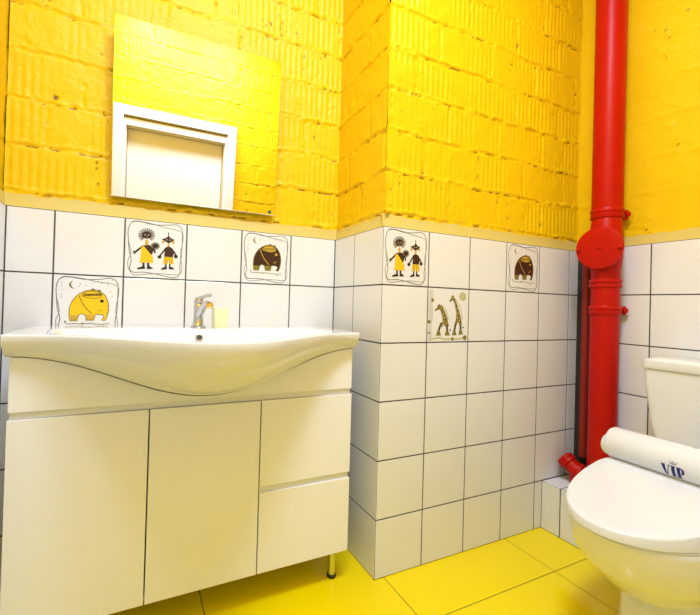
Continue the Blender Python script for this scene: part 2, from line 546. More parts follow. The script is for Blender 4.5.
obj('corner_badge', add_lathe(bmesh.new(), [(0.007, 0), (0.007, -0.0008)], (hw - 0.022, 0, 0.012), (0, 1, 0), 16), BADGE, mr)['label'] = 'tiny green oval badge'
bm = bmesh.new()
for x in (0,):
    add_box(bm, x - 0.15, x + 0.15, 0.005, 0.054, hh - 0.10, hh - 0.07)
obj('hanger', bm, CHROME, mr)

# ------------------------------------------------------------------ vanity cabinet
CX0, CX1, CY0 = -1.030, -0.090, 0.030
CB, CT = 0.108, 0.788
XC = -0.560
def bell(x, p=2.0):
    t = min(1, abs(x - XC) / 0.475)
    return math.cos(math.pi / 2 * t) ** p
def zbot(x): return 0.789 - 0.125 * bell(x)
def yfront(x): return -0.008 - 0.262 * bell(x, 2.2)
cab = thing('vanity_cabinet', 'white lacquered vanity cabinet under the wavy washbasin', 'cabinet', (XC, 0.19, 0))
L = cab.location
bm = bmesh.new()
yb2 = D - 0.004
add_box(bm, CX0 + 0.004, CX0 + 0.020, CY0 + 0.019, yb2, CB, CT - 0.001)
add_box(bm, CX1 - 0.020, CX1 - 0.004, CY0 + 0.019, yb2, CB, CT - 0.001)
add_box(bm, CX0 + 0.020, CX1 - 0.020, CY0 + 0.019, yb2, CB, CB + 0.016)
add_box(bm, CX0 + 0.020, CX1 - 0.020, yb2 - 0.006, yb2, CB + 0.016, 0.62)
add_box(bm, CX0 + 0.020, CX1 - 0.020, CY0 + 0.019, CY0 + 0.031, 0.60, 0.655)
add_box(bm, CX0 + 0.004, CX1 - 0.004, CY0 + 0.007, CY0 + 0.019, 0.6372, 0.6542)
add_box(bm, -0.4020, CX1 - 0.004, CY0 + 0.007, CY0 + 0.019, 0.3532, 0.3718)
add_box(bm, -0.411, -0.395, CY0 + 0.019, yb2 - 0.006, CB + 0.016, 0.60)
add_box(bm, -0.395, CX1 - 0.020, CY0 + 0.019, CY0 + 0.033, 0.34, 0.385)
obj('carcass', rel(bm, L), CARC, cab)
# apron panel: its top edge follows the belly of the basin
bm = bmesh.new()
n = 60
front, back = [], []
for yy, lst in ((CY0, front), (CY0 + 0.018, back)):
    for k in range(n + 1):
        x = CX0 + 0.002 + (CX1 - CX0 - 0.004) * k / n
        lst.append((bm.verts.new((x, yy, 0.655)), bm.verts.new((x, yy, zbot(x) - 0.0014))))
for k in range(n):
    for lst, s in ((front, 1), (back, -1)):
        bm.faces.new([lst[k][0], lst[k + 1][0], lst[k + 1][1], lst[k][1]][::s])
    bm.faces.new((front[k][1], front[k + 1][1], back[k + 1][1], back[k][1]))
    bm.faces.new((front[k][0], back[k][0], back[k + 1][0], front[k + 1][0]))
for k in (0, n):
    bm.faces.new((front[k][0], front[k][1], back[k][1], back[k][0]))
obj('apron_panel', rel(bm, L), PANEL, cab)
def leafp(name, x0, x1, z0, z1):
    return obj(name, rel(box(x0, x1, CY0, CY0 + 0.018, z0, z1, 0.0012), L), PANEL, cab)
leafp('door', CX0, -0.7190, CB, 0.636)
leafp('door', -0.7155, -0.4065, CB, 0.636)
leafp('drawer_front', -0.4030, CX1, 0.3725, 0.636)
leafp('drawer_front', -0.4030, CX1, CB, 0.3525)
for x, y in ((-0.125, 0.075), (-0.995, 0.075), (-0.125, 0.32), (-0.995, 0.32)):
    bm = bmesh.new()
    add_lathe(bm, [(0.0125, 0.012), (0.0125, CB - 0.006), (0.022, CB - 0.006), (0.022, CB)], (x, y, 0), n=24)
    lgm = obj('leg', rel(bm, L), CHROME, cab, 40)
    bm = bmesh.new()
    add_lathe(bm, [(0.013, 0.0), (0.0155, 0.003), (0.0155, 0.011), (0.0125, 0.014)], (x, y, 0), n=24)
    obj('foot', rel(bm, L), RUBBER, lgm, 40)

# ------------------------------------------------------------------ washbasin
ZS = 0.845
SX0, SX1 = -1.037, -0.088
wbn = thing('washbasin', 'white ceramic washbasin with a bulging wavy front', 'sink', (XC, 0.2, ZS - 0.05))
L = wbn.location
def smooth01(a):
    a = max(0.0, min(1.0, a))
    return a * a * (3 - 2 * a)
bm = bmesh.new()
NXS, NT, NA = 72, 40, 16
def shell(y, yf, zb):
    """greatest depth at y that leaves a wall of ceramic above the belly"""
    return max(0.0, (ZS - zb) * min(1.0, (y - yf) / (0.031 - yf)) - 0.014)
cols = []
for i in range(NXS + 1):
    x = SX0 + (SX1 - SX0) * i / NXS
    yf, zb = yfront(x), zbot(x)
    col = []
    ym0, ym1 = 0.210, yf + 0.026
    yc, hy = (ym0 + ym1) / 2, (ym0 - ym1) / 2
    fx = 1 - min(1, abs(x - XC) / 0.40) ** 3
    col.append((D - 0.001, zb))
    for k in range(NT + 1):
        y = (D - 0.001) + (yf + 0.004 - (D - 0.001)) * k / NT
        q = 1 - min(1, abs((y - yc) / hy)) ** 2.2
        dep = min(0.115 * smooth01(1.7 * fx * q) if abs(x - XC) < 0.40 else 0, shell(y, yf, zb))
        rimf = 0.0
        col.append((y, ZS - dep - 0.002 * smooth01((0.5 - abs(y - 0.29)) * 0)))
    # rounded lip
    for a in (30, 60, 90):
        col.append((yf + 0.004 - 0.004 * math.sin(R(a)), ZS - 0.004 + 0.004 * math.cos(R(a))))
    yb3 = min(CY0 + 0.001, CY0 + 0.001)
    for k in range(1, NA + 1):
        a = R(50) * k / NA
        y = yf + (yb3 - yf) * (1 - math.cos(a)) / (1 - math.cos(R(50)))
        z = (ZS - 0.004) - (ZS - 0.004 - zb) * math.sin(a) / math.sin(R(50))
        col.append((y, z))
    cols.append([bm.verts.new((x, y, z)) for y, z in col])
m_ = len(cols[0])
for a, b in zip(cols, cols[1:]):
    for k in range(m_):
        bm.faces.new((a[k], a[(k + 1) % m_], b[(k + 1) % m_], b[k]))
bm.faces.new(cols[0]); bm.faces.new(cols[-1])
obj('basin', rel(bm, L), CERAM, wbn, 45)
def basin_z(x, y):
    yf = yfront(x); ym0, ym1 = 0.210, yf + 0.026
    yc, hy = (ym0 + ym1) / 2, (ym0 - ym1) / 2
    fx = 1 - min(1, abs(x - XC) / 0.40) ** 3
    q = 1 - min(1, abs((y - yc) / hy)) ** 2.2
    return ZS - min(0.115 * smooth01(1.7 * fx * q), shell(y, yf, zbot(x)))
bm = bmesh.new()
ox, oy = -0.572, 0.222
while basin_z(ox, oy) > 0.813:
    oy -= 0.001
add_lathe(bm, [(0.0, 0.0), (0.008, 0.0), (0.0085, 0.004), (0.011, 0.004), (0.0125, 0.002), (0.0125, -0.006)], (ox, oy - 0.002, basin_z(ox, oy) + 0.004), (0.0, -1, 0.55), 24, cap=False)
ovr = obj('overflow_ring', rel(bm, L), CHROME, wbn, 40)
bm = bmesh.new()
add_lathe(bm, [(0.0081, 0.0005), (0.0081, 0.0018)], (ox, oy - 0.002, basin_z(ox, oy) + 0.004), (0.0, -1, 0.55), 24)
obj('overflow_hole', rel(bm, L), RUBBER, ovr)
bm = bmesh.new()
zd = basin_z(XC, 0.0)
add_lathe(bm, [(0.030, -0.002), (0.030, 0.002), (0.022, 0.003), (0.020, 0.0015), (0.0, 0.0015)], (XC, 0.0, zd), n=28)
obj('drain', rel(bm, L), CHROME, wbn, 40)

# ------------------------------------------------------------------ faucet
fx_, fy_ = -0.566, 0.262
fc = thing('faucet', 'small chrome mixer faucet on the washbasin deck', 'faucet', (fx_, fy_, ZS))
bm = bmesh.new()
add_lathe(bm, [(0.026, 0.0), (0.026, 0.004), (0.022, 0.007), (0.019, 0.010), (0.0165, 0.03), (0.0155, 0.06), (0.0165, 0.075), (0.012, 0.083)], n=28)
obj('body', bm, CHROME, fc, 40)
bm = bmesh.new()
pts = [(0, 0, 0.035), (0.006, -0.02, 0.058), (0.012, -0.045, 0.075), (0.018, -0.068, 0.082), (0.022, -0.085, 0.078)]
add_tube(bm, pts, [0.013, 0.0125, 0.012, 0.0115, 0.0115], 16)
sp = obj('spout', bm, CHROME, fc, 40)
bm = bmesh.new()
add_lathe(bm, [(0.0122, 0.0), (0.0122, 0.011), (0.0105, 0.013)], (0.022, -0.086, 0.081), (0.05, -0.25, -1), 20)
obj('aerator', bm, TIP_REFL, sp, 40)['label'] = 'chrome aerator tip with its yellow reflection painted in'
bm = bmesh.new()
add_lathe(bm, [(0.0155, 0.083), (0.0165, 0.090), (0.013, 0.101), (0.004, 0.104)], n=24)
add_tube(bm, [(0, 0, 0.096), (0.010, -0.018, 0.103), (0.022, -0.045, 0.110), (0.028, -0.058, 0.109)], [0.008, 0.0065, 0.0055, 0.006], 12)
obj('lever', bm, CHROME, fc, 40)

# ------------------------------------------------------------------ cup beside the faucet
cx_, cy_ = -0.498, 0.240
cp = thing('tumbler', 'pale yellow-green square tumbler beside the faucet', 'cup', (cx_, cy_, ZS))
def rsq(h, z, rr=0.008, n=6):
    out = []
    for q in range(4):
        ccx, ccy = (h - rr) * (1, -1, -1, 1)[q], (h - rr) * (1, 1, -1, -1)[q]
        for k in range(n + 1):
            a = math.pi / 2 * (q + k / n)
            out.append((ccx + rr * math.cos(a), ccy + rr * math.sin(a), z))
    return out
bm = bmesh.new()
add_loft(bm, [rsq(0.0225, 0), rsq(0.0235, 0.002), rsq(0.0255, 0.068), rsq(0.0245, 0.069), rsq(0.0235, 0.067), rsq(0.0215, 0.004)])
obj('cup_body', bm, CUP, cp, 40)

# ------------------------------------------------------------------ red drain stack
PX, PY, PR = 0.977, -0.167, 0.0505
dp = thing('drain_pipe', 'thick red cast-iron drain pipe in the corner beside the toilet', 'pipe', (PX, PY, TH))
L = Vector((PX, PY, TH))
bm = bmesh.new()
add_lathe(bm, [(PR, TH + 0.001), (PR, 1.325)], (PX, PY, 0), n=40)
obj('lower_pipe', rel(bm, L), RED, dp, 40)
bm = bmesh.new()
add_lathe(bm, [(PR + 0.0045, 1.325), (PR + 0.0045, ZC - 0.001)], (PX, PY, 0), n=40)
obj('upper_pipe', rel(bm, L), RED, dp, 40)
def clamp(z, h, adir, proud=0.006):
    bm = bmesh.new()
    r = PR + proud
    add_lathe(bm, [(PR - 0.002, z - h / 2), (r - 0.002, z - h / 2), (r, z - h / 2 + 0.003), (r, z - h * 0.12), (r - 0.003, z - h * 0.06), (r - 0.003, z + h * 0.06), (r, z + h * 0.12), (r, z + h / 2 - 0.003), (r - 0.002, z + h / 2), (PR - 0.002, z + h / 2)], (PX, PY, 0), n=40, cap=False)
    c = obj('clamp', rel(bm, L), RED, dp, 40)
    d = Vector((math.cos(adir), math.sin(adir), 0))
    t = Vector((-d.y, d.x, 0))
    bm = bmesh.new()
    c0 = Vector((PX, PY, z)) + d * (r - 0.006)
    for s in (-1, 1):
        b2 = box(0, 0.032, -0.005, 0.005, -h / 2, h / 2, 0.002)
        Mx = Matrix((d, t, Vector((0, 0, 1)))).transposed().to_4x4()
        Mx.translation = c0 + t * 0.009 * s
        bmesh.ops.transform(b2, matrix=Mx, verts=b2.verts)
        me = bpy.data.meshes.new('t'); b2.to_mesh(me); b2.free(); bm.from_mesh(me); bpy.data.meshes.remove(me)
    add_lathe(bm, [(0.0115, -0.028), (0.0115, -0.016), (0.006, -0.016), (0.006, 0.016), (0.0115, 0.016), (0.0115, 0.028)], c0 + d * 0.019, t, 6)
    obj('bolt', rel(bm, L), RED, c)
VR = math.atan2(r2.y, r2.x)                     # the lugs stick out to the right of the pipe
clamp(1.338, 0.040, VR + 0.1, 0.008)
clamp(0.945, 0.036, VR + 0.1)
bm = bmesh.new()
for z in (1.062, 1.044):
    add_lathe(bm, [(PR - 0.002, z - 0.008), (PR + 0.005, z - 0.007), (PR + 0.007, z), (PR + 0.005, z + 0.007), (PR - 0.002, z + 0.008)], (PX, PY, 0), n=40, cap=False)
obj('socket_ring', rel(bm, L), RED, dp, 40)
# cleanout hatch: a swelling in the pipe and a bolted round cover that looks into the room
hd = Vector((-0.985, -0.20, 0.0)).normalized()
hz = 1.192
hs = Vector((-hd.y, hd.x, 0))
if hs.dot(r2) < 0:
    hs = -hs
c0 = Vector((PX, PY, hz))
bm = bmesh.new()
rings = []
for z, rr, fw in ((hz + 0.138, PR, 0), (hz + 0.10, PR + 0.004, 0.004), (hz + 0.055, PR + 0.008, 0.008), (hz + 0.02, PR + 0.010, 0.010), (hz - 0.03, PR + 0.010, 0.010), (hz - 0.058, PR + 0.006, 0.006), (hz - 0.078, PR + 0.001, 0)):
    rings.append([Vector((PX, PY, z)) + hd * fw + (hd * math.cos(a) + hs * math.sin(a)) * rr for a in [2 * math.pi * k / 40 for k in range(40)]])
add_loft(bm, rings, cap=False)
nd = hd
add_lathe(bm, [(0.064, 0.02), (0.072, 0.067)], c0, nd, 40, cap=False)
hatch = obj('cleanout_housing', rel(bm, L), RED, dp, 50)
bm = bmesh.new()
add_lathe(bm, [(0.076, 0.066), (0.083, 0.068), (0.084, 0.074), (0.083, 0.078), (0.078, 0.0795), (0.04, 0.0800), (0.005, 0.0802)], c0, nd, 48)
cov = obj('cleanout_cover', rel(bm, L), RED, hatch, 35)
bm = bmesh.new()
b2 = add_box(bm, -0.009, 0.009, -0.0025, 0.003, -0.0025, 0.0025, 0.0012)
Mx = Matrix((hs, nd, Vector((0, 0, 1)))).transposed().to_4x4()
Mx.translation = c0 + nd * 0.0815
bmesh.ops.transform(bm, matrix=Mx, verts=bm.verts)
obj('cast_mark', rel(bm, L), RED, cov)
for s in (-1, 1):
    bm = bmesh.new()
    q = c0 + hs * 0.072 * s - Vector((0, 0, 0.004))
    add_lathe(bm, [(0.009, 0.079), (0.009, 0.085), (0.005, 0.086), (0.005, 0.093), (0.003, 0.094)], q, nd, 6)
    obj('bolt', rel(bm, L), RED, cov, 30)

# thin conduit behind the stack
tx, ty = 1.024, -0.062
bm = bmesh.new()
prof = []
z = TH + 0.10
k = 0
while z < 1.165:
    prof += [(0.0160, z), (0.0175, z + 0.006), (0.0160, z + 0.012)]
    z += 0.014
add_lathe(bm, prof, (tx, ty, 0), n=18)
o = obj('conduit', rel(bm, (tx, ty, TH)), DRED, None, 60)
o.location = (tx, ty, TH)
tag(o, 'thin dark red corrugated conduit running up behind the thick pipe', 'pipe')

# red elbow fitting at the foot of the stack
L = Vector((PX, PY, TH))
bm = bmesh.new()
A = Vector((0.946, -0.042, 0.292)); B = Vector((0.953, -0.078, 0.262)); Cc = Vector((0.962, -0.128, 0.247))
add_tube(bm, [A, A + (B - A) * 0.6, B, B + (Cc - B) * 0.45, Cc], [0.029, 0.031, 0.032, 0.032, 0.031], 24)
add_lathe(bm, [(0.026, 0.0005), (0.026, 0.05)], (B.x, B.y - 0.004, TH), n=20)
elb = obj('elbow_fitting', rel(bm, L), RED, dp, 40)
bm = bmesh.new()
dA = (A - B).normalized()
add_lathe(bm, [(0.031, -0.016), (0.036, -0.012), (0.0365, -0.004), (0.0345, -0.001), (0.0345, 0.002), (0.0365, 0.005), (0.034, 0.013), (0.024, 0.019), (0.008, 0.021)], A, dA, 28)
obj('end_cap', rel(bm, L), RED, elb, 40)
bm = bmesh.new()
dC = (Cc - B).normalized()
add_lathe(bm, [(0.031, -0.011), (0.036, -0.009), (0.036, 0.007), (0.031, 0.010)], B + (Cc - B) * 0.30, dC, 28)
obj('collar', rel(bm, L), RED, elb, 40)

# ------------------------------------------------------------------ toilet
TY = -0.560
tl = thing('toilet', 'white ceramic toilet with closed lid and film-roll seat', 'toilet', (0.60, TY, 0))
L = Vector((0.60, TY, 0))
def egg(x0, x1, hw, z, n=48, sq=2.2, fw=0.55):
    """egg outline pointing to -X: widest at fw of its length"""
    out = []
    xm = x0 + (x1 - x0) * fw
    for k in range(n):
        a = 2 * math.pi * k / n
        c, s = math.cos(a), math.sin(a)
        if c < 0:
            px = xm + (xm - x0) * c
            py = hw * s
        else:
            px = xm + (x1 - xm) * (abs(c) ** (2 / 3.4))
            py = hw * (abs(s) ** (2 / 3.0)) * (1 if s > 0 else -1)
        out.append((px, TY + py, z))
    return out
bm = bmesh.new()
add_loft(bm, [egg(0.455, 0.800, 0.118, 0.0), egg(0.455, 0.800, 0.118, 0.015), egg(0.468, 0.790, 0.110, 0.05), egg(0.475, 0.785, 0.107, 0.12), egg(0.485, 0.785, 0.105, 0.19), egg(0.52, 0.80, 0.10, 0.25)])
obj('pedestal', rel(bm, L), CERAM, tl, 50)
bm = bmesh.new()
bowl = [(0.182, 0.475, 0.640, 0.055), (0.188, 0.450, 0.670, 0.080), (0.202, 0.418, 0.690, 0.102), (0.228, 0.380, 0.705, 0.123), (0.262, 0.342, 0.715, 0.143), (0.30, 0.305, 0.72, 0.162), (0.345, 0.286, 0.725, 0.169), (0.378, 0.274, 0.73, 0.1715), (0.392, 0.271, 0.73, 0.172), (0.3965, 0.275, 0.728, 0.170)]
add_loft(bm, [egg(a, b, h, z) for z, a, b, h in bowl])
# deck under the cistern
def rrect(x0, x1, hw, z, r=0.03, n=6):
    out = []
    for q, (sx, sy) in enumerate(((1, 1), (-1, 1), (-1, -1), (1, -1))):
        ccx = (x1 - r) if sx > 0 else (x0 + r)
        ccy = TY + sy * (hw - r)
        for k in range(n + 1):
            a = math.pi / 2 * (q + k / n)
            out.append((ccx + r * math.cos(a), ccy + r * math.sin(a), z))
    return out
add_loft(bm, [rrect(0.62, 0.80, 0.11, 0.22), rrect(0.60, 0.93, 0.13, 0.29), rrect(0.60, 1.03, 0.155, 0.35), rrect(0.60, 1.035, 0.165, 0.405), rrect(0.604, 1.031, 0.161, 0.41)])
obj('bowl', rel(bm, L), CERAM, tl, 50)
# cistern
bm = bmesh.new()
TK = TY
add_loft(bm, [rrect(0.885, 1.045, 0.152, 0.4105, 0.035), rrect(0.878, 1.050, 0.164, 0.45, 0.03), rrect(0.868, 1.054, 0.184, 0.56, 0.025), rrect(0.860, 1.056, 0.196, 0.70, 0.02), rrect(0.858, 1.056, 0.198, 0.744, 0.02)])
obj('cistern', rel(bm, L), CERAM, tl, 50)
bm = bmesh.new()
add_loft(bm, [rrect(0.853, 1.056, 0.201, 0.7455, 0.02), rrect(0.851, 1.056, 0.203, 0.749, 0.02), rrect(0.853, 1.056, 0.201, 0.774, 0.02), rrect(0.862, 1.054, 0.188, 0.780, 0.028), rrect(0.88, 1.05, 0.17, 0.784, 0.025)])
tlid = obj('cistern_lid', rel(bm, L), CERAM, tl, 50)
bm = bmesh.new()
add_lathe(bm, [(0.026, 0), (0.026, 0.004), (0.020, 0.006), (0.018, 0.005), (0.0, 0.005)], (0.955, TY, 0.784), n=28)
obj('flush_button', rel(bm, L), CHROME, tlid, 40)
# lid: an egg that sweeps up to the roll at the back
LFW = 0.72
def lidrise(x): 
    t = max(0.0, (x - 0.245) / 0.35)
    return 0.053 * min(t, 1.12) ** 1.6
def lid_ring(x0, x1, hw, dz, n=64):
    out = []
    for px, py, _ in egg(x0, x1, hw, 0, n, fw=LFW):
        out.append((px, py, 0.4 + dz + lidrise(px)))
    return out
bm = bmesh.new()
NL = 10
LX0, LX1, LHW = 0.257, 0.645, 0.172
def shrink(f, dz):
    xm = LX0 + (LX1 - LX0) * LFW
    out = []
    for px, py, z in lid_ring(LX0, LX1, LHW, 0):
        qx, qy = xm + (px - xm) * f, TY + (py - TY) * f
        out.append((qx, qy, 0.4 + dz + lidrise(qx)))
    return out
flat = lambda f, z: [(q[0], q[1], z) for q in shrink(f, 0)]
rings = [flat(f, 0.4005) for f in (0.1, 0.4, 0.7, 0.9, 0.975, 0.99)] + [flat(1.0, 0.402), shrink(1.0, 0.020), shrink(0.992, 0.0235), shrink(0.97, 0.0245)]
rings += [shrink(f, 0.0245) for f in (0.85, 0.65, 0.45, 0.25, 0.1)]
add_loft(bm, rings)
lid = obj('seat_lid', rel(bm, L), PLASTIC, tl, 50)
# seat ring below it
bm = bmesh.new()
def sring(x0, x1, hw, z): return egg(x0, x1, hw, z, 48, fw=0.6)
add_loft(bm, [sring(0.274, 0.66, 0.166, 0.3965), sring(0.270, 0.665, 0.169, 0.398), sring(0.270, 0.665, 0.169, 0.4004)])
obj('seat_ring', rel(bm, L), PLASTIC, tl, 50)
# roll housing across the back of the seat
HX, HZ, HR = 0.630, 0.523, 0.048
y0_, y1_ = TY + 0.168, TY - 0.20
bm = bmesh.new()
add_lathe(bm, [(HR - 0.012, 0.0), (HR - 0.004, 0.003), (HR, 0.010), (HR, y0_ - y1_ - 0.01), (HR - 0.004, y0_ - y1_ - 0.003), (HR - 0.012, y0_ - y1_)], (HX, y0_, HZ), (0, -1, 0), 48)
hous = obj('roll_housing', rel(bm, L), FILM, tl, 40)
bm = bmesh.new()
add_lathe(bm, [(0.014, 0.012), (0.026, 0.010), (0.032, 0.004), (0.033, 0.0), (0.033, -0.02)], (HX - 0.012, y0_, HZ - 0.006), (0, 1, 0), 32)
obj('end_cap', rel(bm, L), PLASTIC, hous, 40)
bm = bmesh.new()
add_box(bm, HX - 0.015, HX + 0.05, y1_ + 0.03, y0_ - 0.03, 0.411, HZ - 0.03, 0.004)
obj('hinge_block', rel(bm, L), PLASTIC, tl)
# logo on the roll
def roll_quad(bm, s0, s1, s2, s3, h0, h1, y_start, h_start, sw, sh, steps=8):
    """quad in letter space (bottom s0..s1 at h0, top s2..s3 at h1) wrapped on the roll"""
    prev = None
    for k in range(steps + 1):
        t = k / steps
        a_, b_ = s0 + (s2 - s0) * t, s1 + (s3 - s1) * t
        h = h0 + (h1 - h0) * t
        ang = h_start + h * sh / HR
        pts_ = []
        for s in (a_, b_):
            r_ = HR + 0.0004
            pts_.append(bm.verts.new((HX - r_ * math.cos(ang), y_start - s * sw, HZ + r_ * math.sin(ang))))
        if prev:
            bm.faces.new((prev[0], prev[1], pts_[1], pts_[0]))
        prev = pts_
def logo(y_start, h_start, sw, sh):
    bm = bmesh.new()
    Q = lambda *a: roll_quad(bm, *a, y_start, h_start, sw, sh)
    # V
    Q(0.38, 0.52, 0.04, 0.40, 0, 0.95); Q(0.44, 0.52, 0.74, 0.82, 0, 0.95)
    Q(0.0, 0.42, 0.0, 0.42, 0.94, 1.0); Q(0.64, 0.92, 0.64, 0.92, 0.94, 1.0)
    # I
    Q(0.99, 1.33, 0.99, 1.33, 0, 1.0); Q(0.94, 1.38, 0.94, 1.38, 0, 0.06); Q(0.94, 1.38, 0.94, 1.38, 0.94, 1.0)
    # P
    Q(1.51, 1.84, 1.51, 1.84, 0, 1.0); Q(1.46, 1.90, 1.46, 1.90, 0, 0.06); Q(1.46, 1.90, 1.46, 1.90, 0.94, 1.0)
    n = 10
    for k in range(n):
        a0, a1 = math.pi * (k / n - 0.5), math.pi * ((k + 1) / n - 0.5)
        o_ = lambda a: (1.88 + 0.34 * math.cos(a), 0.71 + 0.29 * math.sin(a))
        i_ = lambda a: (1.88 + 0.10 * math.cos(a), 0.71 + 0.20 * math.sin(a))
        vq = []
        for s, h in (i_(a0), o_(a0), o_(a1), i_(a1)):
            ang = h_start + h * sh / HR
            r_ = HR + 0.0004
            vq.append(bm.verts.new((HX - r_ * math.cos(ang), y_start - s * sw, HZ + r_ * math.sin(ang))))
        bm.faces.new(vq)
    # small crown of strokes over the I
    for s, d in ((0.90, -0.10), (1.02, 0.06), (1.16, 0.0), (1.30, -0.06), (1.42, 0.10)):
        Q(s, s + 0.045, s + d, s + d + 0.05, 1.16, 1.34)
    Q(0.92, 1.46, 0.92, 1.46, 1.12, 1.16)
    return bm
lo1 = obj('logo_print', rel(logo(-0.548, R(-46), 0.0240, 0.035), L), NAVY, hous)
lo1['label'] = 'navy VIP lettering'
bm = bmesh.new()
for s, w_, h0, h1 in ((0, 0.35, 0.0, 0.5), (0.30, 1.2, 0.42, 0.62), (1.3, 0.5, 0.0, 0.35)):
    roll_quad(bm, s, s + w_, s, s + w_, h0, h1, -0.600, R(92), 0.014, 0.022, 4)
obj('logo_print', rel(bm, L), NAVY, hous)

# ------------------------------------------------------------------ decorated tiles
class Art:
    """flat print on one tile, drawn in the tile's own unit square"""
    def __init__(s, o, ud, nd, size):
        s.o, s.ud, s.nd = Vector(o), Vector(ud), Vector(nd)
        s.w, s.h = size
        s.bm = None
    def new(s):
        s.bm = bmesh.new(); s.mats = []; s.k = 0
    def mi(s, m):
        if m not in s.mats:
            s.mats.append(m)
        return s.mats.index(m)
    def P(s, u, v, lift):
        return s.bm.verts.new(s.o + s.ud * (u * s.w) + Vector((0, 0, v * s.h)) + s.nd * lift)
    def poly(s, pts, m, layer=1):
        if s.bm is None: s.new()
        from mathutils.geometry import tessellate_polygon
        s.k += 1
        lift = 0.00015 * layer + 0.000004 * s.k
        vs_ = [s.P(u, v, lift) for u, v in pts]
        for t in tessellate_polygon([[Vector((u, v, 0)) for u, v in pts]]):
            try:
                f = s.bm.faces.new([vs_[i] for i in t]); f.material_index = s.mi(m)
            except ValueError:
                pass
    def ell(s, cu, cv, ru, rv, m, layer=1, n=20):
        s.poly([(cu + ru * math.cos(2 * math.pi * k / n), cv + rv * math.sin(2 * math.pi * k / n)) for k in range(n)], m, layer)
    def line(s, pts, w, m, layer=2):
        if s.bm is None: s.new()
        s.k += 1
        lift = 0.00015 * layer + 0.000004 * s.k
        L_, R_ = [], []
        for i, (u, v) in enumerate(pts):
            a, b = pts[max(i - 1, 0)], pts[min(i + 1, len(pts) - 1)]
            dx, dy = b[0] - a[0], b[1] - a[1]
            l = math.hypot(dx, dy) or 1
            nx, ny = -dy / l * w / 2, dx / l * w / 2
            L_.append(s.P(u + nx, v + ny, lift)); R_.append(s.P(u - nx, v - ny, lift))
        for i in range(len(pts) - 1):
            f = s.bm.faces.new((L_[i], L_[i + 1], R_[i + 1], R_[i])); f.material_index = s.mi(m)
    def done(s, name, parent, loc):
        bmesh.ops.translate(s.bm, verts=s.bm.verts, vec=-Vector(loc))
        for f in s.bm.faces:
            f.normal_update()
            if f.normal.dot(s.nd) < 0:
                f.normal_flip()
        o = obj(name, s.bm, s.mats, parent, fix=False)
        s.bm = None
        return o

def cat(pts, n=6, closed=False):
    """smooth curve through points"""
    out = []
    N = len(pts)
    rngi = range(N if closed else N - 1)
    for i in rngi:
        g = (lambda k: pts[k % N]) if closed else (lambda k: pts[max(0, min(N - 1, k))])
        p0, p1, p2, p3 = g(i - 1), g(i), g(i + 1), g(i + 2)
        for k in range(n):
            t = k / n
            out.append(tuple(0.5 * (2 * b + (c - a) * t + (2 * a - 5 * b + 4 * c - d) * t * t + (-a + 3 * b - 3 * c + d) * t ** 3) for a, b, c, d in zip(p0, p1, p2, p3)))
    out.append(pts[0] if closed else pts[-1])
    return out

def px_map(tl, tr, bl, br):
    def f(x, y):
        u = (x - tl[0]) / (tr[0] - tl[0])
        for _ in range(3):
            yt = tl[1] + (tr[1] - tl[1]) * u; yb = bl[1] + (br[1] - bl[1]) * u
            v = (yb - y) / (yb - yt)
            xl_ = bl[0] + (tl[0] - bl[0]) * v; xr_ = br[0] + (tr[0] - br[0]) * v
            u = (x - xl_) / (xr_ - xl_)
        return (u, v)
    return f

def border(a):
    for pts, w in (([(0.06, 0.60), (0.05, 0.80), (0.10, 0.93), (0.22, 0.96), (0.45, 0.93), (0.66, 0.945), (0.82, 0.965), (0.91, 0.90), (0.925, 0.75), (0.92, 0.45), (0.895, 0.25), (0.90, 0.12), (0.84, 0.04), (0.70, 0.04), (0.50, 0.08), (0.30, 0.10), (0.16, 0.09), (0.09, 0.14), (0.11, 0.30), (0.075, 0.45)], 0.013),
                   ([(0.08, 0.90), (0.16, 0.965), (0.40, 0.945), (0.62, 0.90), (0.90, 0.85), (0.935, 0.70), (0.90, 0.45), (0.93, 0.22), (0.88, 0.09), (0.62, 0.09), (0.40, 0.075), (0.20, 0.045), (0.13, 0.06), (0.07, 0.16), (0.06, 0.28), (0.10, 0.42), (0.06, 0.62), (0.05, 0.78)], 0.010)):
        a.line(cat(pts, 6, True), w, P_GREY)

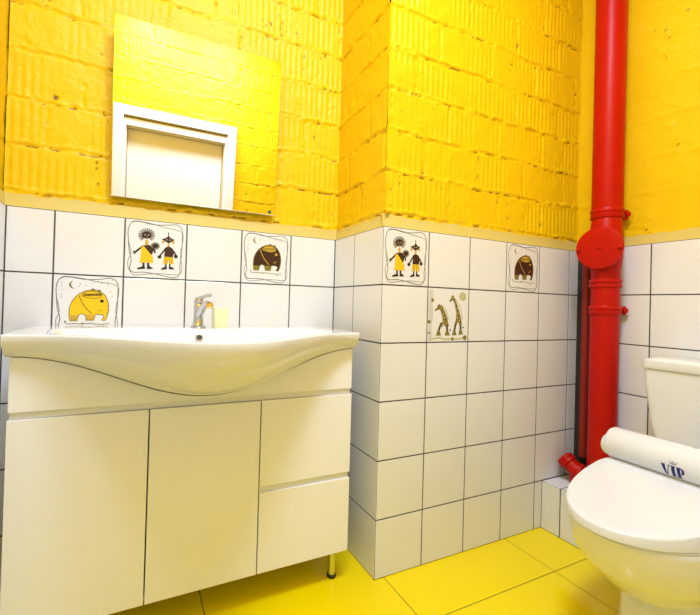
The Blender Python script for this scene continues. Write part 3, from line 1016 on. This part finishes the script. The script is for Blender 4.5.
def deco(label, o, ud, nd, kind, colors=None):
    loc = Vector(o) + Vector(ud) * (TW / 2) + Vector((0, 0, TH / 2))
    t = thing('decorated_tile', label, 'tile', loc, 'picture tiles set in the white tiling')
    bm = bmesh.new()
    add_tile(bm, o, ud, (0, 0, 1), nd, 0, TW, 0, TH)
    obj('tile_body', rel(bm, loc), P_WHITE if False else TILE, t)
    a = Art(Vector(o), ud, nd, (TW, TH))
    if kind != 'giraffes':
        border(a)
        if kind != 'elephant':
            a.done('border_print', t, loc)
    if kind == 'elephant':
        body, line, foot, eye = colors
        f = px_map((40, 25), (580, 70), (35, 600), (575, 612))
        C = lambda pts: [f(*q) for q in pts]
        out = cat([(163, 400), (168, 330), (188, 275), (220, 230), (265, 198), (320, 182), (380, 190), (428, 225), (455, 280), (466, 340), (462, 395), (450, 440)], 5) + [(438, 462), (420, 462), (414, 448), (428, 440), (430, 420)] + [(405, 405), (362, 405), (358, 440), (290, 440), (285, 410), (262, 395), (236, 405), (228, 440), (166, 440)]
        rr = random.Random(5)
        for k in range(34):
            x_, y_ = rr.uniform(100, 500), rr.uniform(95, 265)
            if 150 < x_ < 215 and y_ < 180 or (200 < x_ < 455 and y_ > 160) or (y_ > 215 and 150 < x_ < 470):
                continue
            u, v = f(x_, y_)
            a.ell(u, v, 0.010, 0.007, P_GREY, 1, 6)
        a.done('border_print', t, loc)
        a.poly(C(out), body, 1)
        a.line(C(out + [out[0]]), 0.013, line)
        for x0, x1 in ((166, 228), (288, 356)):
            a.poly(C([(x0, 405), (x1, 410), (x1, 462), (x0, 460)]), foot, 3)
            for q in (0.2, 0.5, 0.8):
                xx = x0 + (x1 - x0) * q
                a.line(C([(xx - 5, 458), (xx, 440), (xx + 5, 458)]), 0.010, line, 4)
        a.line(C(cat([(235, 232), (258, 290), (290, 345), (335, 395)], 5)), 0.013, eye if body != P_YEL else line, 3)
        # embroidered cap between the ears
        cap_ = cat([(255, 232), (290, 200), (340, 192), (395, 210), (410, 240), (370, 258), (310, 252)], 4, True)
        a.poly(C(cap_), P_GOLD if body != P_YEL else P_YEL, 3)
        a.line(C(cap_), 0.010, line, 4)
        for k in range(7):
            x_ = 275 + 20 * k
            a.line(C(cat([(x_ - 8, 240), (x_, 215), (x_ + 8, 235), (x_ + 14, 215)], 3)), 0.011, P_OLIVE if body != P_YEL else P_BLACK, 5)
        for x_, y_ in ((340, 178), (388, 190)):
            a.poly(C([(x_ - 16, y_ + 10), (x_ - 4, y_ - 12), (x_ + 18, y_ - 2), (x_ + 14, y_ + 12)]), line if body == P_YEL else P_OLIVE, 4)
        a.ell(*f(412, 285), 0.028, 0.026, P_BLACK if body == P_YEL else P_GOLD, 4)
        a.line(C(cat([(385, 375), (400, 372), (415, 360)], 3)), 0.014 if body != P_YEL else 0.008, P_GOLD if body != P_YEL else P_OLIVE, 4)
        for y_ in (330, 365, 395):
            a.line(C([(448, y_), (466, y_ - 6)]), 0.007, line if body == P_YEL else P_OLIVE, 4)
        a.done('elephant', t, loc)
        moon = cat([(186, 92), (160, 120), (166, 150), (200, 170), (182, 148), (174, 122)], 4, True)
        a.poly(C(moon), P_OLIVE, 1)
        a.done('moon', t, loc)
        a.line(C(cat([(130, 458), (150, 482), (220, 484), (262, 490), (300, 484), (380, 494), (430, 496), (475, 490)], 4)), 0.012, P_OLIVE, 1)
        for x_, y_ in ((135, 462), (262, 482), (430, 512)):
            a.ell(*f(x_, y_), 0.014, 0.013, P_OLIVE, 2, 8)
        a.done('ground_line', t, loc)
    elif kind == 'figures':
        f = px_map((45, 20), (585, 70), (35, 545), (575, 570))
        C = lambda pts: [f(*q) for q in pts]
        # woman with radiating hair, carrying a child
        for (cx, cy, ra, rb, n_) in ((225, 172, 30, 66, 22), (300, 268, 14, 34, 14)):
            for k in range(n_):
                g = 2 * math.pi * k / n_
                if 0.30 * math.pi < g < 0.70 * math.pi and n_ == 22:
                    continue
                c, s_ = math.cos(g), math.sin(g)
                a.line(C([(cx + ra * c, cy + ra * s_ * 0.85), (cx + rb * c, cy + rb * s_ * 0.85)]), 0.016, P_BLACK, 1)
                a.ell(*f(cx + rb * c, cy + rb * s_ * 0.85), 0.013, 0.012, P_GREY if k % 2 else P_OLIVE, 2, 8)
            a.ell(*f(cx, cy), ra * 1.2 / 540, ra * 1.1 / 520, P_BROWN, 3)
        a.ell(*f(212, 170), 0.010, 0.008, P_WHITE, 5, 8); a.ell(*f(240, 170), 0.010, 0.008, P_WHITE, 5, 8)
        a.ell(*f(228, 190), 0.014, 0.006, P_GOLD, 5, 8)
        a.poly(C([(214, 215), (238, 215), (240, 262), (212, 262)]), P_GOLD, 2)
        a.poly(C([(185, 265), (250, 258), (285, 300), (275, 345), (195, 330)]), P_BROWN, 3)
        a.poly(C([(178, 285), (200, 268), (280, 365), (285, 420), (168, 415), (178, 340)]), P_YEL, 4)
        for k in range(12):
            a.ell(*f(182 + (k % 4) * 28 + (k // 4 % 2) * 10, 345 + (k // 4) * 26), 0.010, 0.009, P_GOLD, 5, 8)
        a.line(C([(190, 275), (150, 305), (130, 325)]), 0.030, P_BLACK, 3)
        for q in ((112, 310), (108, 328), (120, 345)):
            a.line(C([(135, 322), q]), 0.014, P_BLACK, 3)
        a.line(C([(250, 275), (290, 300), (300, 330)]), 0.030, P_BLACK, 5)
        for x_ in (200, 240):
            a.line(C([(x_, 415), (x_ + 2, 460)]), 0.034, P_BROWN, 3)
        a.poly(C([(145, 465), (205, 445), (218, 470), (150, 476)]), P_BLACK, 4)
        a.poly(C([(230, 445), (252, 445), (285, 470), (232, 474)]), P_BLACK, 4)
        a.done('woman_figure', t, loc)
        # man in a hat
        a.line(C([(415, 145), (417, 190)]), 0.014, P_BLACK, 2)
        a.poly(C([(355, 205), (395, 195), (415, 175), (440, 198), (472, 212), (440, 232), (420, 242), (395, 232)]), P_BROWN, 3)
        a.ell(*f(368, 232), 0.022, 0.028, P_GOLD, 2); a.ell(*f(460, 236), 0.022, 0.028, P_GOLD, 2)
        a.ell(*f(402, 212), 0.009, 0.008, P_WHITE, 5, 8); a.ell(*f(430, 214), 0.009, 0.008, P_WHITE, 5, 8)
        a.poly(C([(408, 240), (426, 240), (426, 275), (406, 275)]), P_GOLD, 2)
        a.poly(C([(400, 275), (430, 272), (470, 320), (455, 372), (380, 362), (385, 300)]), P_BROWN, 3)
        a.line(C([(398, 280), (365, 325), (338, 360)]), 0.026, P_BLACK, 4)
        a.line(C([(440, 285), (475, 330), (482, 352)]), 0.026, P_BLACK, 4)
        a.ell(*f(338, 365), 0.032, 0.030, P_BLACK, 4); a.ell(*f(484, 360), 0.032, 0.034, P_BLACK, 4)
        a.poly(C([(378, 362), (460, 368), (465, 430), (425, 430), (418, 395), (408, 430), (368, 425)]), P_YEL, 3)
        for x_ in (390, 405, 430, 448):
            a.line(C([(x_, 366), (x_, 426)]), 0.010, P_OLIVE, 4)
        for x_ in (395, 430):
            a.line(C([(x_, 428), (x_, 462)]), 0.028, P_BROWN, 3)
        a.poly(C([(350, 470), (385, 452), (405, 455), (405, 474), (360, 480)]), P_BLACK, 4)
        a.poly(C([(422, 455), (445, 452), (470, 468), (465, 476), (422, 474)]), P_BLACK, 4)
        a.done('man_figure', t, loc)
    else:
        f = px_map((45, 15), (470, 40), (40, 580), (455, 580))
        C = lambda pts: [f(*q) for q in pts]
        def giraffe(body, spots, legs):
            a.poly(C(body), P_OLIVE, 2)
            for x_, y_, r_ in spots:
                a.ell(*f(x_, y_), r_, r_ * 0.9, P_GOLD, 3, 7)
                a.ell(*f(x_ + 9, y_ + 12), r_ * 0.8, r_ * 0.8, P_BLACK, 3, 7)
            for l_ in legs:
                a.poly(C(l_), P_OLIVE, 2)
                lx, ly = l_[-1]
            a.done('giraffe', t, loc)
        a.new()
        for l_ in ([(180, 380), (150, 470)], [(235, 400), (238, 470)]):
            a.line(C(l_), 0.045, P_BROWN, 2)
        for x_, y_ in ((152, 490), (238, 490)):
            a.poly(C([(x_ - 10, y_ - 35), (x_ + 10, y_ - 35), (x_ + 26, y_ + 22), (x_ - 26, y_ + 22)]), P_OLIVE, 3)
        giraffe([(140, 205), (155, 185), (165, 200), (185, 205), (215, 270), (240, 340), (255, 420), (215, 420), (200, 385), (190, 420), (160, 430), (190, 370), (190, 320), (165, 245), (150, 245), (115, 262), (110, 250), (135, 225)], [(200, 290, .02), (210, 330, .022), (205, 370, .022), (230, 390, .022), (180, 230, .016)], [])
        for l_ in ([(325, 380), (312, 470)], [(375, 380), (376, 470)]):
            a.line(C(l_), 0.045, P_BROWN, 2)
        for x_, y_ in ((310, 490), (376, 482)):
            a.poly(C([(x_ - 10, y_ - 35), (x_ + 10, y_ - 35), (x_ + 24, y_ + 22), (x_ - 24, y_ + 22)]), P_OLIVE, 3)
        giraffe([(282, 115), (295, 95), (305, 112), (320, 140), (345, 210), (370, 290), (385, 360), (390, 410), (362, 410), (350, 370), (335, 410), (315, 400), (330, 330), (330, 270), (310, 180), (298, 150), (265, 168), (255, 158), (275, 135)], [(325, 190, .018), (340, 240, .02), (345, 290, .02), (345, 335, .022), (365, 360, .022), (300, 128, .014)], [])
        a.ell(*f(400, 115), 0.09, 0.085, P_PALE, 1, 24)
        a.done('sun', t, loc)
        a.poly(C([(60, 45), (98, 42), (90, 180), (98, 300), (80, 420), (90, 530), (70, 565), (50, 560), (58, 420), (50, 250)]), P_TAN, 1)
        a.line(C(cat([(60, 555), (150, 535), (230, 550), (290, 545), (350, 550), (430, 530)], 4)), 0.030, P_PALE, 1)
        for x_, y_, r_ in ((90, 148, .034), (60, 368, .034), (58, 482, .024), (292, 548, .034), (420, 538, .05)):
            a.ell(*f(x_, y_), r_, r_, P_OLIVE, 2, 10)
        for pts in ([(180, 200), (225, 255), (250, 350)], [(325, 140), (370, 220), (395, 350)]):
            a.line(C(cat(pts, 4)), 0.020, P_PALE, 1)
        for x_, y_ in ((268, 455), (402, 432)):
            a.ell(*f(x_, y_), 0.018, 0.018, P_BLACK, 2, 8)
        a.done('ground_vine', t, loc)
    return t

DARK = (P_BROWN, P_OLIVE, P_OLIVE, P_GOLD)
SUNNY = (P_YEL, P_OLIVE, P_GOLD, P_OLIVE)
deco('tile with man and woman figures under the mirror on the washbasin wall', (-0.8, D, 5 * TH), X, NY, 'figures')
deco('tile with dark brown elephant under the right corner of the mirror', (-0.4, D, 5 * TH), X, NY, 'elephant', DARK)
deco('tile with bright yellow elephant just above the left of the washbasin', (-1.0, D, 4 * TH), X, NY, 'elephant', SUNNY)
deco('tile with man and woman figures at the projecting wall corner', (0.0, 0, 5 * TH), X, NY, 'figures')
deco('tile with dark brown elephant in the top row near the red pipe', (0.6, 0, 5 * TH), X, NY, 'elephant', DARK)
deco('tile with two spotted giraffes in the second row down', (0.2, 0, 4 * TH), X, NY, 'giraffes')
